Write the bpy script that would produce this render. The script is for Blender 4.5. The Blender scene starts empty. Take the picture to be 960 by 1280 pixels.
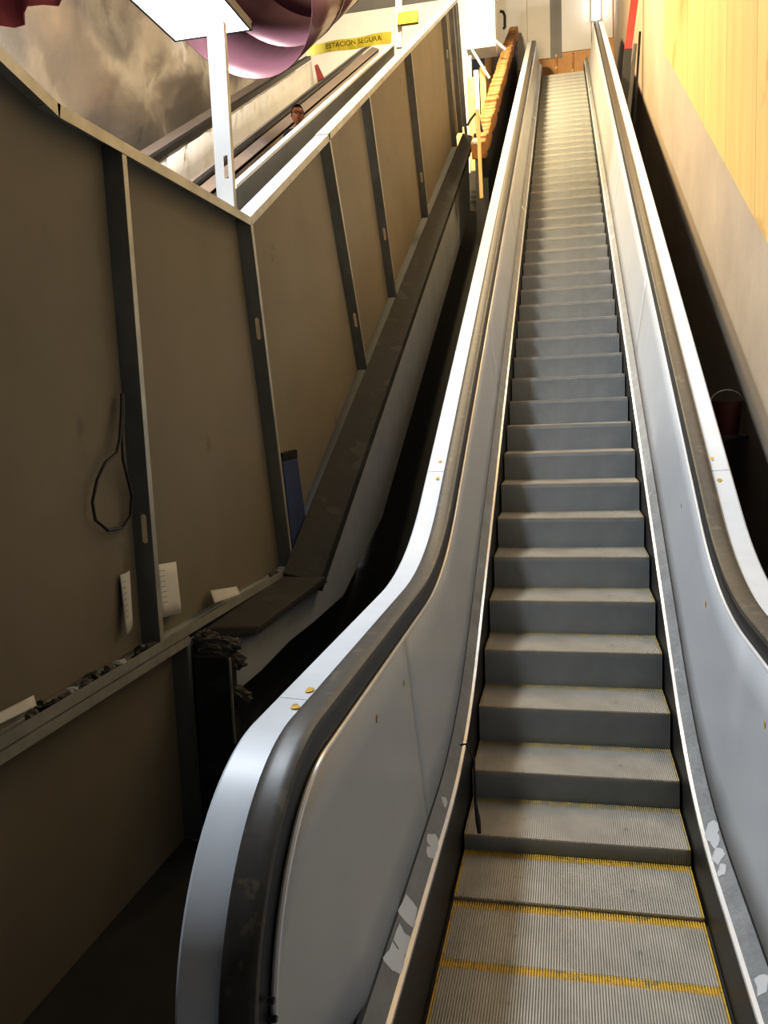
import bpy, bmesh, math, random
from mathutils import Vector, Matrix
random.seed(7)
C = bpy.context.scene.collection
sc = bpy.context.scene

# ---------------------------------------------------------------- camera
FPX = 1035.53
CAM = Vector((-0.011, -4.625, 1.720))
YAW, PITCH, ROLL = -0.2201, -0.1220, -0.0393
fw = Vector((math.sin(YAW)*math.cos(PITCH), math.cos(YAW)*math.cos(PITCH), math.sin(PITCH)))
rt = Vector((math.cos(YAW), -math.sin(YAW), 0)); up = rt.cross(fw)
r2 = rt*math.cos(ROLL) + up*math.sin(ROLL); u2 = -rt*math.sin(ROLL) + up*math.cos(ROLL)
cam_d = bpy.data.cameras.new('camera'); cam = bpy.data.objects.new('camera', cam_d); C.objects.link(cam)
cam_d.sensor_fit = 'HORIZONTAL'; cam_d.sensor_width = 36; cam_d.lens = 36*FPX/960
cam_d.clip_start = .05; cam_d.clip_end = 200
cam.matrix_world = Matrix(((r2.x, u2.x, -fw.x, CAM.x), (r2.y, u2.y, -fw.y, CAM.y), (r2.z, u2.z, -fw.z, CAM.z), (0, 0, 0, 1)))
sc.camera = cam
def at(u, v, x=None, y=None, z=None):          # world point seen at a photo pixel on one world plane
    d = fw*FPX + r2*(u-480) + u2*(640-v)
    k = (x-CAM.x)/d.x if x is not None else (y-CAM.y)/d.y if y is not None else (z-CAM.z)/d.z
    return CAM + d*k

# ---------------------------------------------------------------- world + exposure
W = bpy.data.worlds.new('world'); sc.world = W; W.use_nodes = True
W.node_tree.nodes['Background'].inputs[0].default_value = (.62, .68, .78, 1)
W.node_tree.nodes['Background'].inputs[1].default_value = .05
sc.view_settings.view_transform = 'Standard'; sc.view_settings.look = 'None'
sc.view_settings.gamma = 1; sc.view_settings.use_curve_mapping = False
sc.view_settings.exposure = 0.0
# lamp powers (the lamps themselves are built further down, each in its fixture)
P_COOL, P_NEAR, P_WARM, P_WARM2, P_WARM3, P_FAR = 60, 350, 340, 680, 820, 1350
P_SIDE, P_SIDE2 = 26, 130
COOL, WARM = (.84, .92, 1.0), (1.0, .76, .42)

# ---------------------------------------------------------------- materials
def lin(c):
    return tuple(((x/255)/12.92 if x/255 <= .04045 else ((x/255+.055)/1.055)**2.4) for x in c)
MATS = {}
def mat(name, col, rough=.6, metal=0., var=.25, scale=6., bump=0., bscale=40., stretch=None, patch=None, spec=.5):
    m = bpy.data.materials.new(name); m.use_nodes = True; nt = m.node_tree; N = nt.nodes; L = nt.links
    b = N['Principled BSDF']; b.inputs['Roughness'].default_value = rough; b.inputs['Metallic'].default_value = metal
    b.inputs['Specular IOR Level'].default_value = spec
    c = lin(col)
    tc = N.new('ShaderNodeTexCoord'); mp = N.new('ShaderNodeMapping'); L.new(tc.outputs['Object'], mp.inputs[0])
    if stretch: mp.inputs['Scale'].default_value = stretch
    nz = N.new('ShaderNodeTexNoise'); nz.inputs['Scale'].default_value = scale; nz.inputs['Detail'].default_value = 6
    nz.inputs['Roughness'].default_value = .65
    L.new(mp.outputs[0], nz.inputs['Vector'])
    rp = N.new('ShaderNodeValToRGB'); L.new(nz.outputs['Fac'], rp.inputs[0])
    rp.color_ramp.elements[0].position = .3; rp.color_ramp.elements[1].position = .7
    rp.color_ramp.elements[0].color = (*[x*(1-var) for x in c], 1); rp.color_ramp.elements[1].color = (*[min(1, x*(1+var*.6)) for x in c], 1)
    out = rp.outputs[0]
    if patch:                                   # patches of another colour with a shape of their own (wear, paint)
        pc, psc, lo = patch
        n2 = N.new('ShaderNodeTexNoise'); n2.inputs['Scale'].default_value = psc; n2.inputs['Detail'].default_value = 8
        L.new(tc.outputs['Object'], n2.inputs['Vector'])
        r3 = N.new('ShaderNodeValToRGB'); r3.color_ramp.elements[0].position = lo; r3.color_ramp.elements[1].position = lo+.04
        L.new(n2.outputs['Fac'], r3.inputs[0])
        mx = N.new('ShaderNodeMix'); mx.data_type = 'RGBA'; L.new(r3.outputs[0], mx.inputs[0]); L.new(out, mx.inputs[6])
        mx.inputs[7].default_value = (*lin(pc), 1); out = mx.outputs[2]
    L.new(out, b.inputs['Base Color'])
    if bump:
        n3 = N.new('ShaderNodeTexNoise'); n3.inputs['Scale'].default_value = bscale; n3.inputs['Detail'].default_value = 5
        L.new(mp.outputs[0], n3.inputs['Vector'])
        bp = N.new('ShaderNodeBump'); bp.inputs['Strength'].default_value = bump; bp.inputs['Distance'].default_value = .02
        L.new(n3.outputs['Fac'], bp.inputs['Height']); L.new(bp.outputs[0], b.inputs['Normal'])
    MATS[name] = m
    return m
def emit(name, col, st):
    m = bpy.data.materials.new(name); m.use_nodes = True; b = m.node_tree.nodes['Principled BSDF']
    b.inputs['Base Color'].default_value = (.8, .8, .8, 1); b.inputs['Emission Color'].default_value = (*col, 1); b.inputs['Emission Strength'].default_value = st
    MATS[name] = m; return m
M_step = mat('step_aluminium', (176, 170, 159), .55, .1, .30, 3., patch=((110, 105, 98), 9, .66))
M_riser = mat('riser_aluminium', (158, 162, 164), .55, .12, .2, 3.)
M_yellow = mat('yellow_edge_paint', (214, 170, 48), .6, 0, .3, 12, patch=((150, 132, 80), 25, .56))
M_worn = mat('worn_edge', (166, 150, 112), .6, 0, .3, 12, patch=((140, 135, 122), 20, .5))
M_faded = mat('faded_yellow_edge', (186, 160, 84), .6, 0, .3, 12, patch=((150, 140, 112), 20, .48))
M_skirt = mat('black_skirt', (16, 16, 17), .5)
M_panel = mat('grey_enamel_panel', (182, 186, 192), .38, .1, .07, 1.6)
M_deck = mat('white_enamel_deck', (206, 211, 218), .42, 0, .08, 5., patch=((170, 170, 168), 14, .72))
M_bead = mat('white_bead', (235, 236, 238), .25, .3, .05)
M_rubber = mat('worn_rubber', (64, 59, 53), .44, 0, .3, 24., patch=((86, 78, 64), 18, .60), spec=.5)
M_guide = mat('black_guide', (22, 22, 22), .45)
M_indeck = mat('peeling_inner_deck', (140, 142, 144), .55, .2, .25, 7, bump=.3, patch=((205, 207, 208), 3, .66))
M_clad = mat('dark_cladding', (34, 34, 35), .7)
M_gyp = mat('kraft_gypsum_board', (116, 109, 95), .92, 0, .14, 1.2, patch=((98, 91, 79), 3.2, .70))
M_stud = mat('galvanised_stud', (128, 134, 140), .42, .55, .3, 4, stretch=(1, 1, .3))
M_rail = mat('galvanised_track', (176, 176, 168), .42, .45, .3, 5)
M_dark = mat('dark_coping', (37, 38, 39), .8, 0, .35, 6, bump=.3, bscale=25, patch=((54, 54, 53), 4, .6))
M_plaster = mat('grey_plaster', (176, 180, 184), .9, 0, .12, 2, bump=.15)
M_conc = mat('concrete_wall', (166, 150, 130), .9, 0, .12, 1.3, bump=.15, bscale=20)
M_ply = mat('plywood', (214, 178, 110), .5, 0, .16, 1.6, stretch=(1, 3, .35), patch=((196, 154, 88), 1.2, .62))
M_floor = mat('dark_floor', (34, 33, 32), .85, 0, .3, 4)
M_pale = mat('pale_board', (196, 194, 192), .75, 0, .05, 1)
M_card = mat('brown_cardboard', (182, 138, 96), .85, 0, .15, 3)
M_tube = emit('lit_tube', (1., .96, .88), 22)
M_troffer = emit('lit_troffer', (.93, .97, 1.), 9)
M_black = mat('black_plastic', (14, 14, 15), .5)
M_paper = mat('white_paper', (205, 205, 202), .9, 0, .06, 9)
M_ink = mat('grey_ink', (140, 142, 146), .9)
M_blue = mat('blue_board', (44, 58, 104), .55, 0, .2, 3)
M_red = mat('red_paint', (190, 32, 28), .45)
M_redcloth = mat('red_cloth', (190, 84, 88), .85)
M_mauve = mat('mauve_duct', (98, 66, 80), .32, .2, .15, 1.5)
M_foil = mat('crumpled_foil', (168, 160, 152), .24, .75, .15, 1.2, bump=1.0, bscale=1.3)
M_esc2 = mat('brown_grey_metal', (140, 126, 118), .35, .5, .2, 3, stretch=(1, .2, 1))
M_crump = mat('crumpled_white_sheet', (214, 214, 214), .4, .15, .08, 2, bump=.8, bscale=2.2)
M_hoard = mat('grey_hoarding', (112, 112, 114), .5, .3, .15, 2)
M_tape = mat('yellow_tape', (160, 150, 36), .5, 0, .12, 4)
M_white = mat('white_paint', (228, 226, 220), .6, 0, .06, 3)
M_wood = mat('pale_timber', (226, 186, 122), .7, 0, .25, 3, stretch=(3, 3, .3))
M_brick = mat('old_brick', (168, 116, 66), .9, 0, .35, 8, bump=.6, patch=((216, 190, 140), 6, .60))
M_hair = mat('dark_hair', (20, 17, 17), .95, spec=.05)
M_skin = mat('skin', (196, 126, 92), .55, 0, .08)
M_shirt = mat('grey_shirt', (70, 74, 84), .9)
M_rub = mat('rubble', (96, 92, 86), .95, 0, .4, 20)

# ---------------------------------------------------------------- mesh helpers
class MB:
    def __init__(s): s.v = []; s.f = []
    def poly(s, pts):
        i = len(s.v); s.v += [tuple(p) for p in pts]; s.f.append(tuple(range(i, i+len(pts)))); return s
    def box(s, a, b):
        x0, y0, z0 = a; x1, y1, z1 = b; i = len(s.v)
        s.v += [(x0,y0,z0),(x1,y0,z0),(x1,y1,z0),(x0,y1,z0),(x0,y0,z1),(x1,y0,z1),(x1,y1,z1),(x0,y1,z1)]
        s.f += [(i,i+3,i+2,i+1),(i+4,i+5,i+6,i+7),(i,i+1,i+5,i+4),(i+1,i+2,i+6,i+5),(i+2,i+3,i+7,i+6),(i+3,i,i+4,i+7)]; return s
    def hexa(s, q0, q1):                       # two quads joined
        i = len(s.v); s.v += [tuple(p) for p in q0] + [tuple(p) for p in q1]; n = len(q0)
        s.f += [tuple(range(i+n-1, i-1, -1)), tuple(range(i+n, i+2*n))]
        for k in range(n): s.f.append((i+k, i+(k+1)%n, i+n+(k+1)%n, i+n+k))
        return s
    def bar(s, a, b, w, h, upv=(0, 0, 1)):
        a = Vector(a); b = Vector(b); t = (b-a).normalized(); sd = t.cross(Vector(upv)).normalized(); n = sd.cross(t)
        q = lambda p: [p - sd*w/2 - n*h/2, p + sd*w/2 - n*h/2, p + sd*w/2 + n*h/2, p - sd*w/2 + n*h/2]
        return s.hexa(q(a), q(b))
    def tube(s, pts, r, n=10, cap=True):
        pts = [Vector(p) for p in pts]; rings = []
        ref = None
        for k, p in enumerate(pts):
            t = (pts[min(k+1, len(pts)-1)] - pts[max(k-1, 0)]).normalized()
            if ref is None: ref = t.orthogonal().normalized()
            ref = (ref - t*ref.dot(t)).normalized(); bb = t.cross(ref)
            rr = r[k] if isinstance(r, (list, tuple)) else r
            i = len(s.v); rings.append(i)
            for j in range(n):
                a = 2*math.pi*j/n; s.v.append(tuple(p + ref*rr*math.cos(a) + bb*rr*math.sin(a)))
        for a, b in zip(rings, rings[1:]):
            for j in range(n): s.f.append((a+j, a+(j+1)%n, b+(j+1)%n, b+j))
        if cap: s.f.append(tuple(range(rings[0]+n-1, rings[0]-1, -1))); s.f.append(tuple(range(rings[-1], rings[-1]+n)))
        return s
    def grid(s, rows, close=False):            # rows of points -> quad sheet
        i = len(s.v); m = len(rows[0])
        for r in rows: s.v += [tuple(p) for p in r]
        for a in range(len(rows)-1):
            for b in range(m if close else m-1):
                c = (b+1) % m; s.f.append((i+a*m+b, i+a*m+c, i+(a+1)*m+c, i+(a+1)*m+b))
        return s
    def build(s, name, m, parent=None, smooth=False, solid=0, bevel=0):
        me = bpy.data.meshes.new(name); me.from_pydata(s.v, [], s.f); me.materials.append(m)
        bm = bmesh.new(); bm.from_mesh(me); bmesh.ops.recalc_face_normals(bm, faces=bm.faces); bm.to_mesh(me); bm.free()
        if smooth:
            for p in me.polygons: p.use_smooth = True
            me.set_sharp_from_angle(angle=math.radians(38))
        o = bpy.data.objects.new(name, me); C.objects.link(o)
        if parent: o.parent = parent
        if solid:
            md = o.modifiers.new('solid', 'SOLIDIFY'); md.thickness = solid; md.offset = 0
        if bevel:
            md = o.modifiers.new('bevel', 'BEVEL'); md.width = bevel; md.segments = 2; md.limit_method = 'ANGLE'
        return o
def tag(o, label=None, cat=None, group=None, kind=None):
    if label: o['label'] = label
    if cat: o['category'] = cat
    if group: o['group'] = group
    if kind: o['kind'] = kind
    return o
def thing(name, label, cat, loc=(0, 0, 0), group=None, kind=None):
    o = bpy.data.objects.new(name, None); C.objects.link(o); o.empty_display_size = .1
    o['loc0'] = 0; del o['loc0']
    return tag(o, label, cat, group, kind)
def rebase(root, loc):                         # put an Empty at the thing's base while its parts stay in place
    root.location = loc
    for ch in root.children: ch.matrix_parent_inverse = Matrix.Translation(-Vector(loc))

S = 0.5494                                     # slope of the escalator (rise / run)
FLOOR = -0.47

# ================================================================= SETTING
# lower landing floor and the sloping slab beside / below the escalator
m = MB().box((-9, -9, FLOOR-.2), (3, 1.2, FLOOR))
tag(m.build('floor', M_floor), 'dark concrete floor of the lower landing', 'floor', kind='structure')
m = MB()
m.hexa([(-9, 1.2, FLOOR-.3), (3, 1.2, FLOOR-.3), (3, 1.2, FLOOR), (-9, 1.2, FLOOR)], [(-9, 19.5, 19.5*S-1.5), (3, 19.5, 19.5*S-1.5), (3, 19.5, 19.5*S-1.2), (-9, 19.5, 19.5*S-1.2)])
tag(m.build('floor_slope', M_floor), 'dark sloping concrete slab under the escalators', 'slab', kind='structure')
m = MB().box((-9, 19.5, 9.6), (3, 24, 10.25))
tag(m.build('floor_upper', M_floor), 'upper landing slab beyond the top of the escalator', 'floor', kind='structure')

# right wall: concrete + plywood hoarding
XR = 1.40
wr = MB().box((XR, -9, -.6), (XR+.2, 21.2, 14.5)).build('wall_right', M_conc)
tag(wr, 'rough beige concrete wall on the right of the escalator', 'wall', kind='structure')
seams = [-1.45, -.2, 1.02, 2.25, 3.46, 4.68, 5.9, 7.1, 8.28]
for i in range(len(seams)-1):
    y0, y1 = seams[i]+.006, seams[i+1]-.006
    b0, b1 = S*y0+1.72+.035*y0, S*y1+1.72+.035*y1
    pts = [(XR-.022, y0, b0), (XR-.022, y1, b1), (XR-.022, y1, 10.5), (XR-.022, y0, 10.5)]
    MB().hexa(pts, [(XR-.002, p[1], p[2]) for p in pts]).build('plywood_panel', M_ply, wr)

# back wall at the top landing
YB = 20.8
wb = MB().box((-2.2, YB, 9.4), (XR, YB+.2, 16)).build('wall_back', M_card)
tag(wb, 'end wall above the top of the escalator, brown at the foot', 'wall', kind='structure')
zc = 11.42
for x0, x1, z0 in [(-1.95, -.98, zc-.2), (-.97, -.34, zc+.02), (-.02, .78, zc+.13), (.80, 1.36, zc+.35)]:
    MB().box((x0, YB-.05, z0), (x1, YB-.002, 15.9)).build('pale_panel', M_pale, wb)
MB().box((-.34, YB-.02, zc), (-.02, YB-.002, 15.9)).build('recessed_strip', M_hoard, wb)
for x in (-.62, -.2, .25):
    MB().box((x, YB-.045, 10.25), (x+.05, YB-.003, zc+.1)).build('cardboard_strip', M_brick, wb)
# far white wall beyond the partition, and the foil-clad wall on the far left
YW = 17.5
wf = MB().box((-9, YW, 8), (-2.25, YW+.2, 18)).build('wall_far', M_white)
tag(wf, 'bright white wall far behind the partition', 'wall', kind='structure')
MB().box((-9, YW-.5, 11.9), (-2.6, YW-.002, 12.7)).build('grey_beam', M_hoard, wf)
wl = MB()
rows = []
for i in range(60):
    y = -4 + i*.4
    rows.append([(-7.0 + .07*math.sin(i*.9+j*.7) + .10*random.random(), y+.15*random.random(), -0.4 + j*.4 + S*max(0, y)*.9) for j in range(26)])
wl.grid(rows)
wl = wl.build('wall_far_left', M_foil, smooth=True, solid=.02)
tag(wl, 'crumpled metallic sheet wall above the partition on the far left', 'wall', kind='structure')

# ---------------------------------------------------------------- left stud partition
XS, XD = -1.90, -1.992                         # front of studs, front of the gypsum boards
ZT, ZBk = 2.93, 0.662                          # top and bottom track heights of the level part
Yc_t, Yc_b = 0.362, 0.803                      # corner stud top / bottom (y)
HT, HB = 2.80, 0.36                            # heights above the nosing line in the inclined part
part = thing('wall_left', 'unfinished stud partition of metal studs and brown gypsum boards', 'partition', kind='structure')
def P3(x, y, z): return Vector((x, y, z))
def topz(y): return ZT if y < Yc_t else ZT + (y-Yc_t)*S*1.008
def botz(y): return ZBk if y < Yc_b else max(ZBk, S*y+HB-.08)
def stud(tp, bt, slot=None, fl=.038, m=M_stud):
    """C stud from top (y,z) to bottom (y,z): web facing the camera side, front flange on the right of it."""
    a = Vector((0, tp[0], tp[1])); b = Vector((0, bt[0], bt[1])); t = (b-a).normalized(); L_ = (b-a).length
    n = Vector((0, -t.z, t.y));  n = n if n.y > 0 else -n
    P = lambda x, k, q: Vector((x, 0, 0)) + a + t*k + n*q
    w = MB()
    x0, x1 = XD+.001, XS
    if slot is None: w.poly([P(x0, 0, 0), P(x1, 0, 0), P(x1, L_, 0), P(x0, L_, 0)])
    else:
        k0 = slot*L_; sl, sw = .055, .014; xm = x0*.38 + x1*.62
        ring = []
        for j in range(12):
            an = math.pi*j/11 if j < 6 else math.pi*(j-1)/11*1.0
            ring.append(an)
        pts = [(xm + sw*math.cos(2*math.pi*j/12), k0 + (sl if math.sin(2*math.pi*j/12) > 0 else -sl) + sw*math.sin(2*math.pi*j/12)) for j in range(12)]
        ka, kb = k0-.11, k0+.11
        w.poly([P(x0, 0, 0), P(x1, 0, 0), P(x1, ka, 0), P(x0, ka, 0)]); w.poly([P(x0, kb, 0), P(x1, kb, 0), P(x1, L_, 0), P(x0, L_, 0)])
        def outer(x, k):
            ang = math.atan2((k-k0), (x-xm)*3)
            dx, dk = math.cos(ang), math.sin(ang)
            sx = ((x1-xm) if dx > 0 else (xm-x0))/max(1e-6, abs(dx)); sk = .11/max(1e-6, abs(dk)); q = min(sx, sk)
            return (xm+dx*q, k0+dk*q)
        for j in range(12):
            p, q = pts[j], pts[(j+1) % 12]; po, qo = outer(*p), outer(*q)
            w.poly([P(p[0], p[1], 0), P(q[0], q[1], 0), P(qo[0], qo[1], 0), P(po[0], po[1], 0)])
        for cx, ck in ((x1, kb), (x1, ka), (x0, ka), (x0, kb)):       # fill the four corners
            best = sorted(range(12), key=lambda j: (outer(*pts[j])[0]-cx)**2 + (outer(*pts[j])[1]-ck)**2)[:2]
            o1, o2 = outer(*pts[best[0]]), outer(*pts[best[1]])
            w.poly([P(cx, ck, .0005), P(o1[0], o1[1], .0005), P(o2[0], o2[1], .0005)])
    s = w.build('stud', m, part, solid=.0016)
    f = MB(); f.hexa([P(x1, 0, 0), P(x1, 0, fl), P(x1, L_, fl), P(x1, L_, 0)], [P(x1+.002, 0, 0), P(x1+.002, 0, fl), P(x1+.002, L_, fl), P(x1+.002, L_, 0)])
    fo = f.build('stud_flange', M_rail, s)
    g = MB(); g.hexa([P(x0, 0, 0), P(x0, 0, fl), P(x0, L_, fl), P(x0, L_, 0)], [P(x0+.002, 0, 0), P(x0+.002, 0, fl), P(x0+.002, L_, fl), P(x0+.002, L_, 0)])
    g.build('stud_back_flange', M_stud, s)
    return s
def slant(yt):                                 # studs in the inclined part stand square to the slope
    zt = topz(yt); k = (HT-HB)/(1+S*S)
    return (yt, zt-.004), (yt + k*S, zt - k)
studs = [((-2.55, ZT-.004), (-2.50, ZBk), None), ((-1.157, ZT-.004), (-1.135, ZBk), .755), ((Yc_t, ZT-.004), (Yc_b, ZBk), .29)]
for tp, bt, sl in studs: stud(tp, bt, sl)
ytops = [(2.284, .76), (3.871, .66), (6.43, .74), (10.05, .3), (11.0, None), (11.45, None), (11.7, None)]
for yt, sl in ytops: stud(*slant(yt), sl)
# boards, one per bay
ed = [((-4.3, ZT+.62), (-4.3, ZBk)), ((-1.157, ZT), (-1.135, ZBk)), ((Yc_t, ZT), (Yc_b, ZBk))] + [slant(y) for y, _ in ytops[:5]]
for k in range(len(ed)-1):
    (at_, ab_), (bt_, bb_) = ed[k], ed[k+1]
    g = .004
    q = [(XD, at_[0]+g, at_[1]), (XD, bt_[0]-g, bt_[1]), (XD, bb_[0]-g, bb_[1]), (XD, ab_[0]+g, ab_[1])]
    MB().hexa(q, [(XD-.013, y, z) for _, y, z in q]).build('gypsum_board', M_gyp, part)
# lower boards under the bottom track
for y0, y1 in ((-4.3, -.82),):
    MB().box((XD-.013, y0, FLOOR+.005), (XD, y1, ZBk-.07)).build('gypsum_board', M_gyp, part)
for y in (-.86,):
    b = MB().box((XD+.001, y, FLOOR+.005), (XS-.004, y+.002, ZBk-.075)).build('stud', M_stud, part)
    MB().box((XS-.004, y, FLOOR+.005), (XS-.002, y+.038, ZBk-.075)).build('stud_flange', M_stud, b)
# tracks
def channel(name, a, b, updir, depth=.04, m=M_rail):
    """U channel between two (y,z) points, opening towards updir."""
    a = Vector((0, a[0], a[1])); b = Vector((0, b[0], b[1])); t = (b-a).normalized(); n = Vector((0, -t.z, t.y))
    n = n if n.z > 0 else -n
    n = n*updir
    w = MB()
    def slab(xa, xb, qa, qb): w.hexa([Vector((xa,0,0))+a+n*qa, Vector((xb,0,0))+a+n*qa, Vector((xb,0,0))+a+n*qb, Vector((xa,0,0))+a+n*qb], [Vector((xa,0,0))+b+n*qa, Vector((xb,0,0))+b+n*qa, Vector((xb,0,0))+b+n*qb, Vector((xa,0,0))+b+n*qb])
    slab(XD-.016, XS+.006, -.002, 0); slab(XS+.003, XS+.006, 0, depth); slab(XD-.019, XD-.016, 0, depth)
    return w.build(name, m, part)
channel('bottom_track', (-4.3, ZBk-.03), (Yc_b+.01, ZBk-.03), 1, .045)
channel('bottom_track', (-4.3, ZBk-.042), (-.84, ZBk-.042), -1, .04)
_k = at(68, 103, x=XS); _e = at(0, 34, x=XS); _f = _k + (_e-_k)*6
channel('top_track', (_k.y, ZT+.002), (Yc_t+.01, ZT+.002), -1, .05)
channel('top_track', (_f.y, ZT+_f.z-_k.z), (_k.y+.02, ZT), -1, .05)
channel('top_track', (Yc_t, ZT+.002), (2.30, topz(2.30)+.002), -1, .05)
channel('top_track', (2.26, topz(2.26)+.008), (11.75, topz(11.75)+.008), -1, .05)
# end frame of the partition
MB().bar((XS-.04, 12.0, topz(11.8)), (XS-.04, 13.1, topz(11.8)-2.2), .07, .05, (1, 0, 0)).build('end_frame', M_stud, part)
# ---------------------------------------------------------------- plaster wall + coping under the partition
XP = -1.735
pw = MB()
ys = [-.72, -.3, .2, .75, 1.5, 3, 5, 8, 11.5]
zt = lambda y: .55 if y < .55 else max(.55, S*y+.20)
zb = lambda y: .28 + .02*math.sin(y*9) if y < 2.2 else S*y-.93
fr = [[(XP, y, zb(y)), (XP, y, zt(y))] for y in ys]; bk = [[(XP-.18, y, zb(y)), (XP-.18, y, zt(y))] for y in ys]
loop = [[a[0], a[1], b[1], b[0]] for a, b in zip(fr, bk)]
pw.grid(loop, close=True); pw.poly(loop[0]); pw.poly(loop[-1])
wll = tag(pw.build('wall_left_lower', M_plaster), 'grey plaster wall under the dark coping left of the escalator', 'wall', kind='structure')
MB().box((XP-.26, -.80, FLOOR+.005), (XP-.19, 2.6, .55)).build('recessed_wall', M_dark, wll)
cop = MB().hexa([(-1.895, .62, .60), (-1.66, .72, .50), (-1.66, .68, .585), (-1.895, .58, .66)], [(-1.895, 12.0, S*12+.28), (-1.66, 12.0, S*12+.17), (-1.66, 12.0, S*12+.25), (-1.895, 12.0, S*12+.34)]).build('trim_1', M_dark, None, bevel=.008)
tag(cop, 'dark sloping coping along the foot of the inclined studs', 'coping', kind='structure')
cp2 = MB().hexa([(-1.895, -.70, .552), (-1.64, -.55, .552), (-1.64, -.52, .595), (-1.895, -.66, .615)], [(-1.895, .84, .552), (-1.64, .80, .552), (-1.64, .74, .605), (-1.895, .74, .64)]).build('trim_2', M_dark, None, bevel=.012)
tag(cp2, 'dark level coping slab with a broken end beside the bottom track', 'coping', kind='structure')
for k in range(10):
    bmv = bmesh.new(); bmesh.ops.create_icosphere(bmv, subdivisions=3, radius=.055+.03*random.random())
    for v in bmv.verts: v.co *= .75+.5*random.random()
    me = bpy.data.meshes.new('broken_mortar'); bmv.to_mesh(me); bmv.free(); me.materials.append(M_rub)
    o = bpy.data.objects.new('broken_mortar', me); C.objects.link(o); o.parent = cp2; o.location = (-1.86+.16*((k*7)%10)/10, -.735+.02*random.random(), .57-.028*k if k < 6 else .4-.06*(k-5))
    o.scale = (1, .55, .6)
MB().box((-1.90, -.80, FLOOR+.005), (-1.70, -.73, .50)).build('corner_pier', M_dark, wll)
MB().box((-1.705, -.812, .05), (-1.695, -.80, .50)).build('corner_bead', M_rail, wll)

# ================================================================= ESCALATOR
esc = thing('escalator', 'long grey escalator with black handrails and yellow edged steps', 'escalator')
# ---- steps
W2, PIT, ZG = .529, .01058, -.010
NC = 100
def cleats(mb, i0, i1, y0, y1):
    for i in range(i0, i1):
        x0 = -W2 + i*PIT + .0024; x1 = x0 + .0056
        a = len(mb.v)
        mb.v += [(x0,y0,ZG),(x1,y0,ZG),(x1,y1,ZG),(x0,y1,ZG),(x0,y0,0),(x1,y0,0),(x1,y1,0),(x0,y1,0)]
        mb.f += [(a+4,a+5,a+6,a+7),(a,a+1,a+5,a+4),(a+1,a+2,a+6,a+5),(a+3,a,a+4,a+7),(a+2,a+3,a+7,a+6)]
YE = .352
tb = MB(); cleats(tb, 1, NC-1, 0, YE); tb.box((-W2+PIT, .004, ZG-.02), (W2-PIT, YE, ZG))
yb = MB(); cleats(yb, 0, NC, YE+.001, .398); cleats(yb, 0, 1, 0, YE); cleats(yb, NC-1, NC, 0, YE)
yb.box((-W2, YE, ZG-.02), (W2, .398, ZG)); yb.box((-W2, .004, ZG-.02), (-W2+PIT, YE, ZG)); yb.box((W2-PIT, .004, ZG-.02), (W2, YE, ZG))
rb = MB()
for i in range(NC):
    x0 = -W2 + i*PIT + .0024; x1 = x0 + .0056
    prof = [(.001, -.006), (.0025, -.08), (.0045, -.16), (.008, -.235)]
    for (ya, za), (yc, zc_) in zip(prof, prof[1:]):
        rb.poly([(x0, ya, za), (x1, ya, za), (x1, yc, zc_), (x0, yc, zc_)])
        rb.poly([(x0, ya, za), (x0, yc, zc_), (x0, yc+.009, zc_), (x0, ya+.009, za)])
        rb.poly([(x1, ya, za), (x1, yc, zc_), (x1, yc+.009, zc_), (x1, ya+.009, za)])
rb.box((-W2, .011, -.24), (W2, .03, ZG-.021))
w0 = w1 = None
t0 = tb.build('step', M_step); r0 = rb.build('riser', M_riser); e0 = yb.build('yellow_edging', M_yellow)
def stepz(k):
    if k >= 47: return .2197*46 + [.17, .27, .30][min(2, k-47)]
    if k >= 0: return .2197*k
    return {-1: -.207, -2: -.357, -3: -.437, -4: -.455}.get(k, -.455)
first = True
for k in range(-6, 50):
    t, r_, e_ = (t0, r0, e0) if first else (t0.copy(), r0.copy(), e0.copy())
    if not first:
        for o in (t, r_, e_): C.objects.link(o)
    first = False
    if k > 2:
        if w0 is None: w0 = e0.data.copy(); w0.materials[0] = M_worn
        e_.data = w0
    elif k > -3:
        if w1 is None: w1 = e0.data.copy(); w1.materials[0] = M_faded
        e_.data = w1
    t.parent = esc; t.location = (0, .4*k, stepz(k)); r_.parent = t; e_.parent = t
# comb plate and landing plate at the foot
cm = MB()
for i in range(NC-1): cm.box((-W2+(i+.82)*PIT, -2.47, -.462), (-W2+(i+1.1)*PIT, -2.405, -.452))
cm.box((-W2, -2.75, FLOOR), (W2, -2.47, -.450)); cm.build('comb_plate', M_riser, esc)
MB().box((-.84, -4.6, FLOOR), (.88, -2.75, FLOOR+.016)).build('landing_plate', M_riser, esc)
MB().box((-.84, 20.0, 10.2), (.88, 20.7, 10.40)).build('upper_landing_plate', M_riser, esc)

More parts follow.
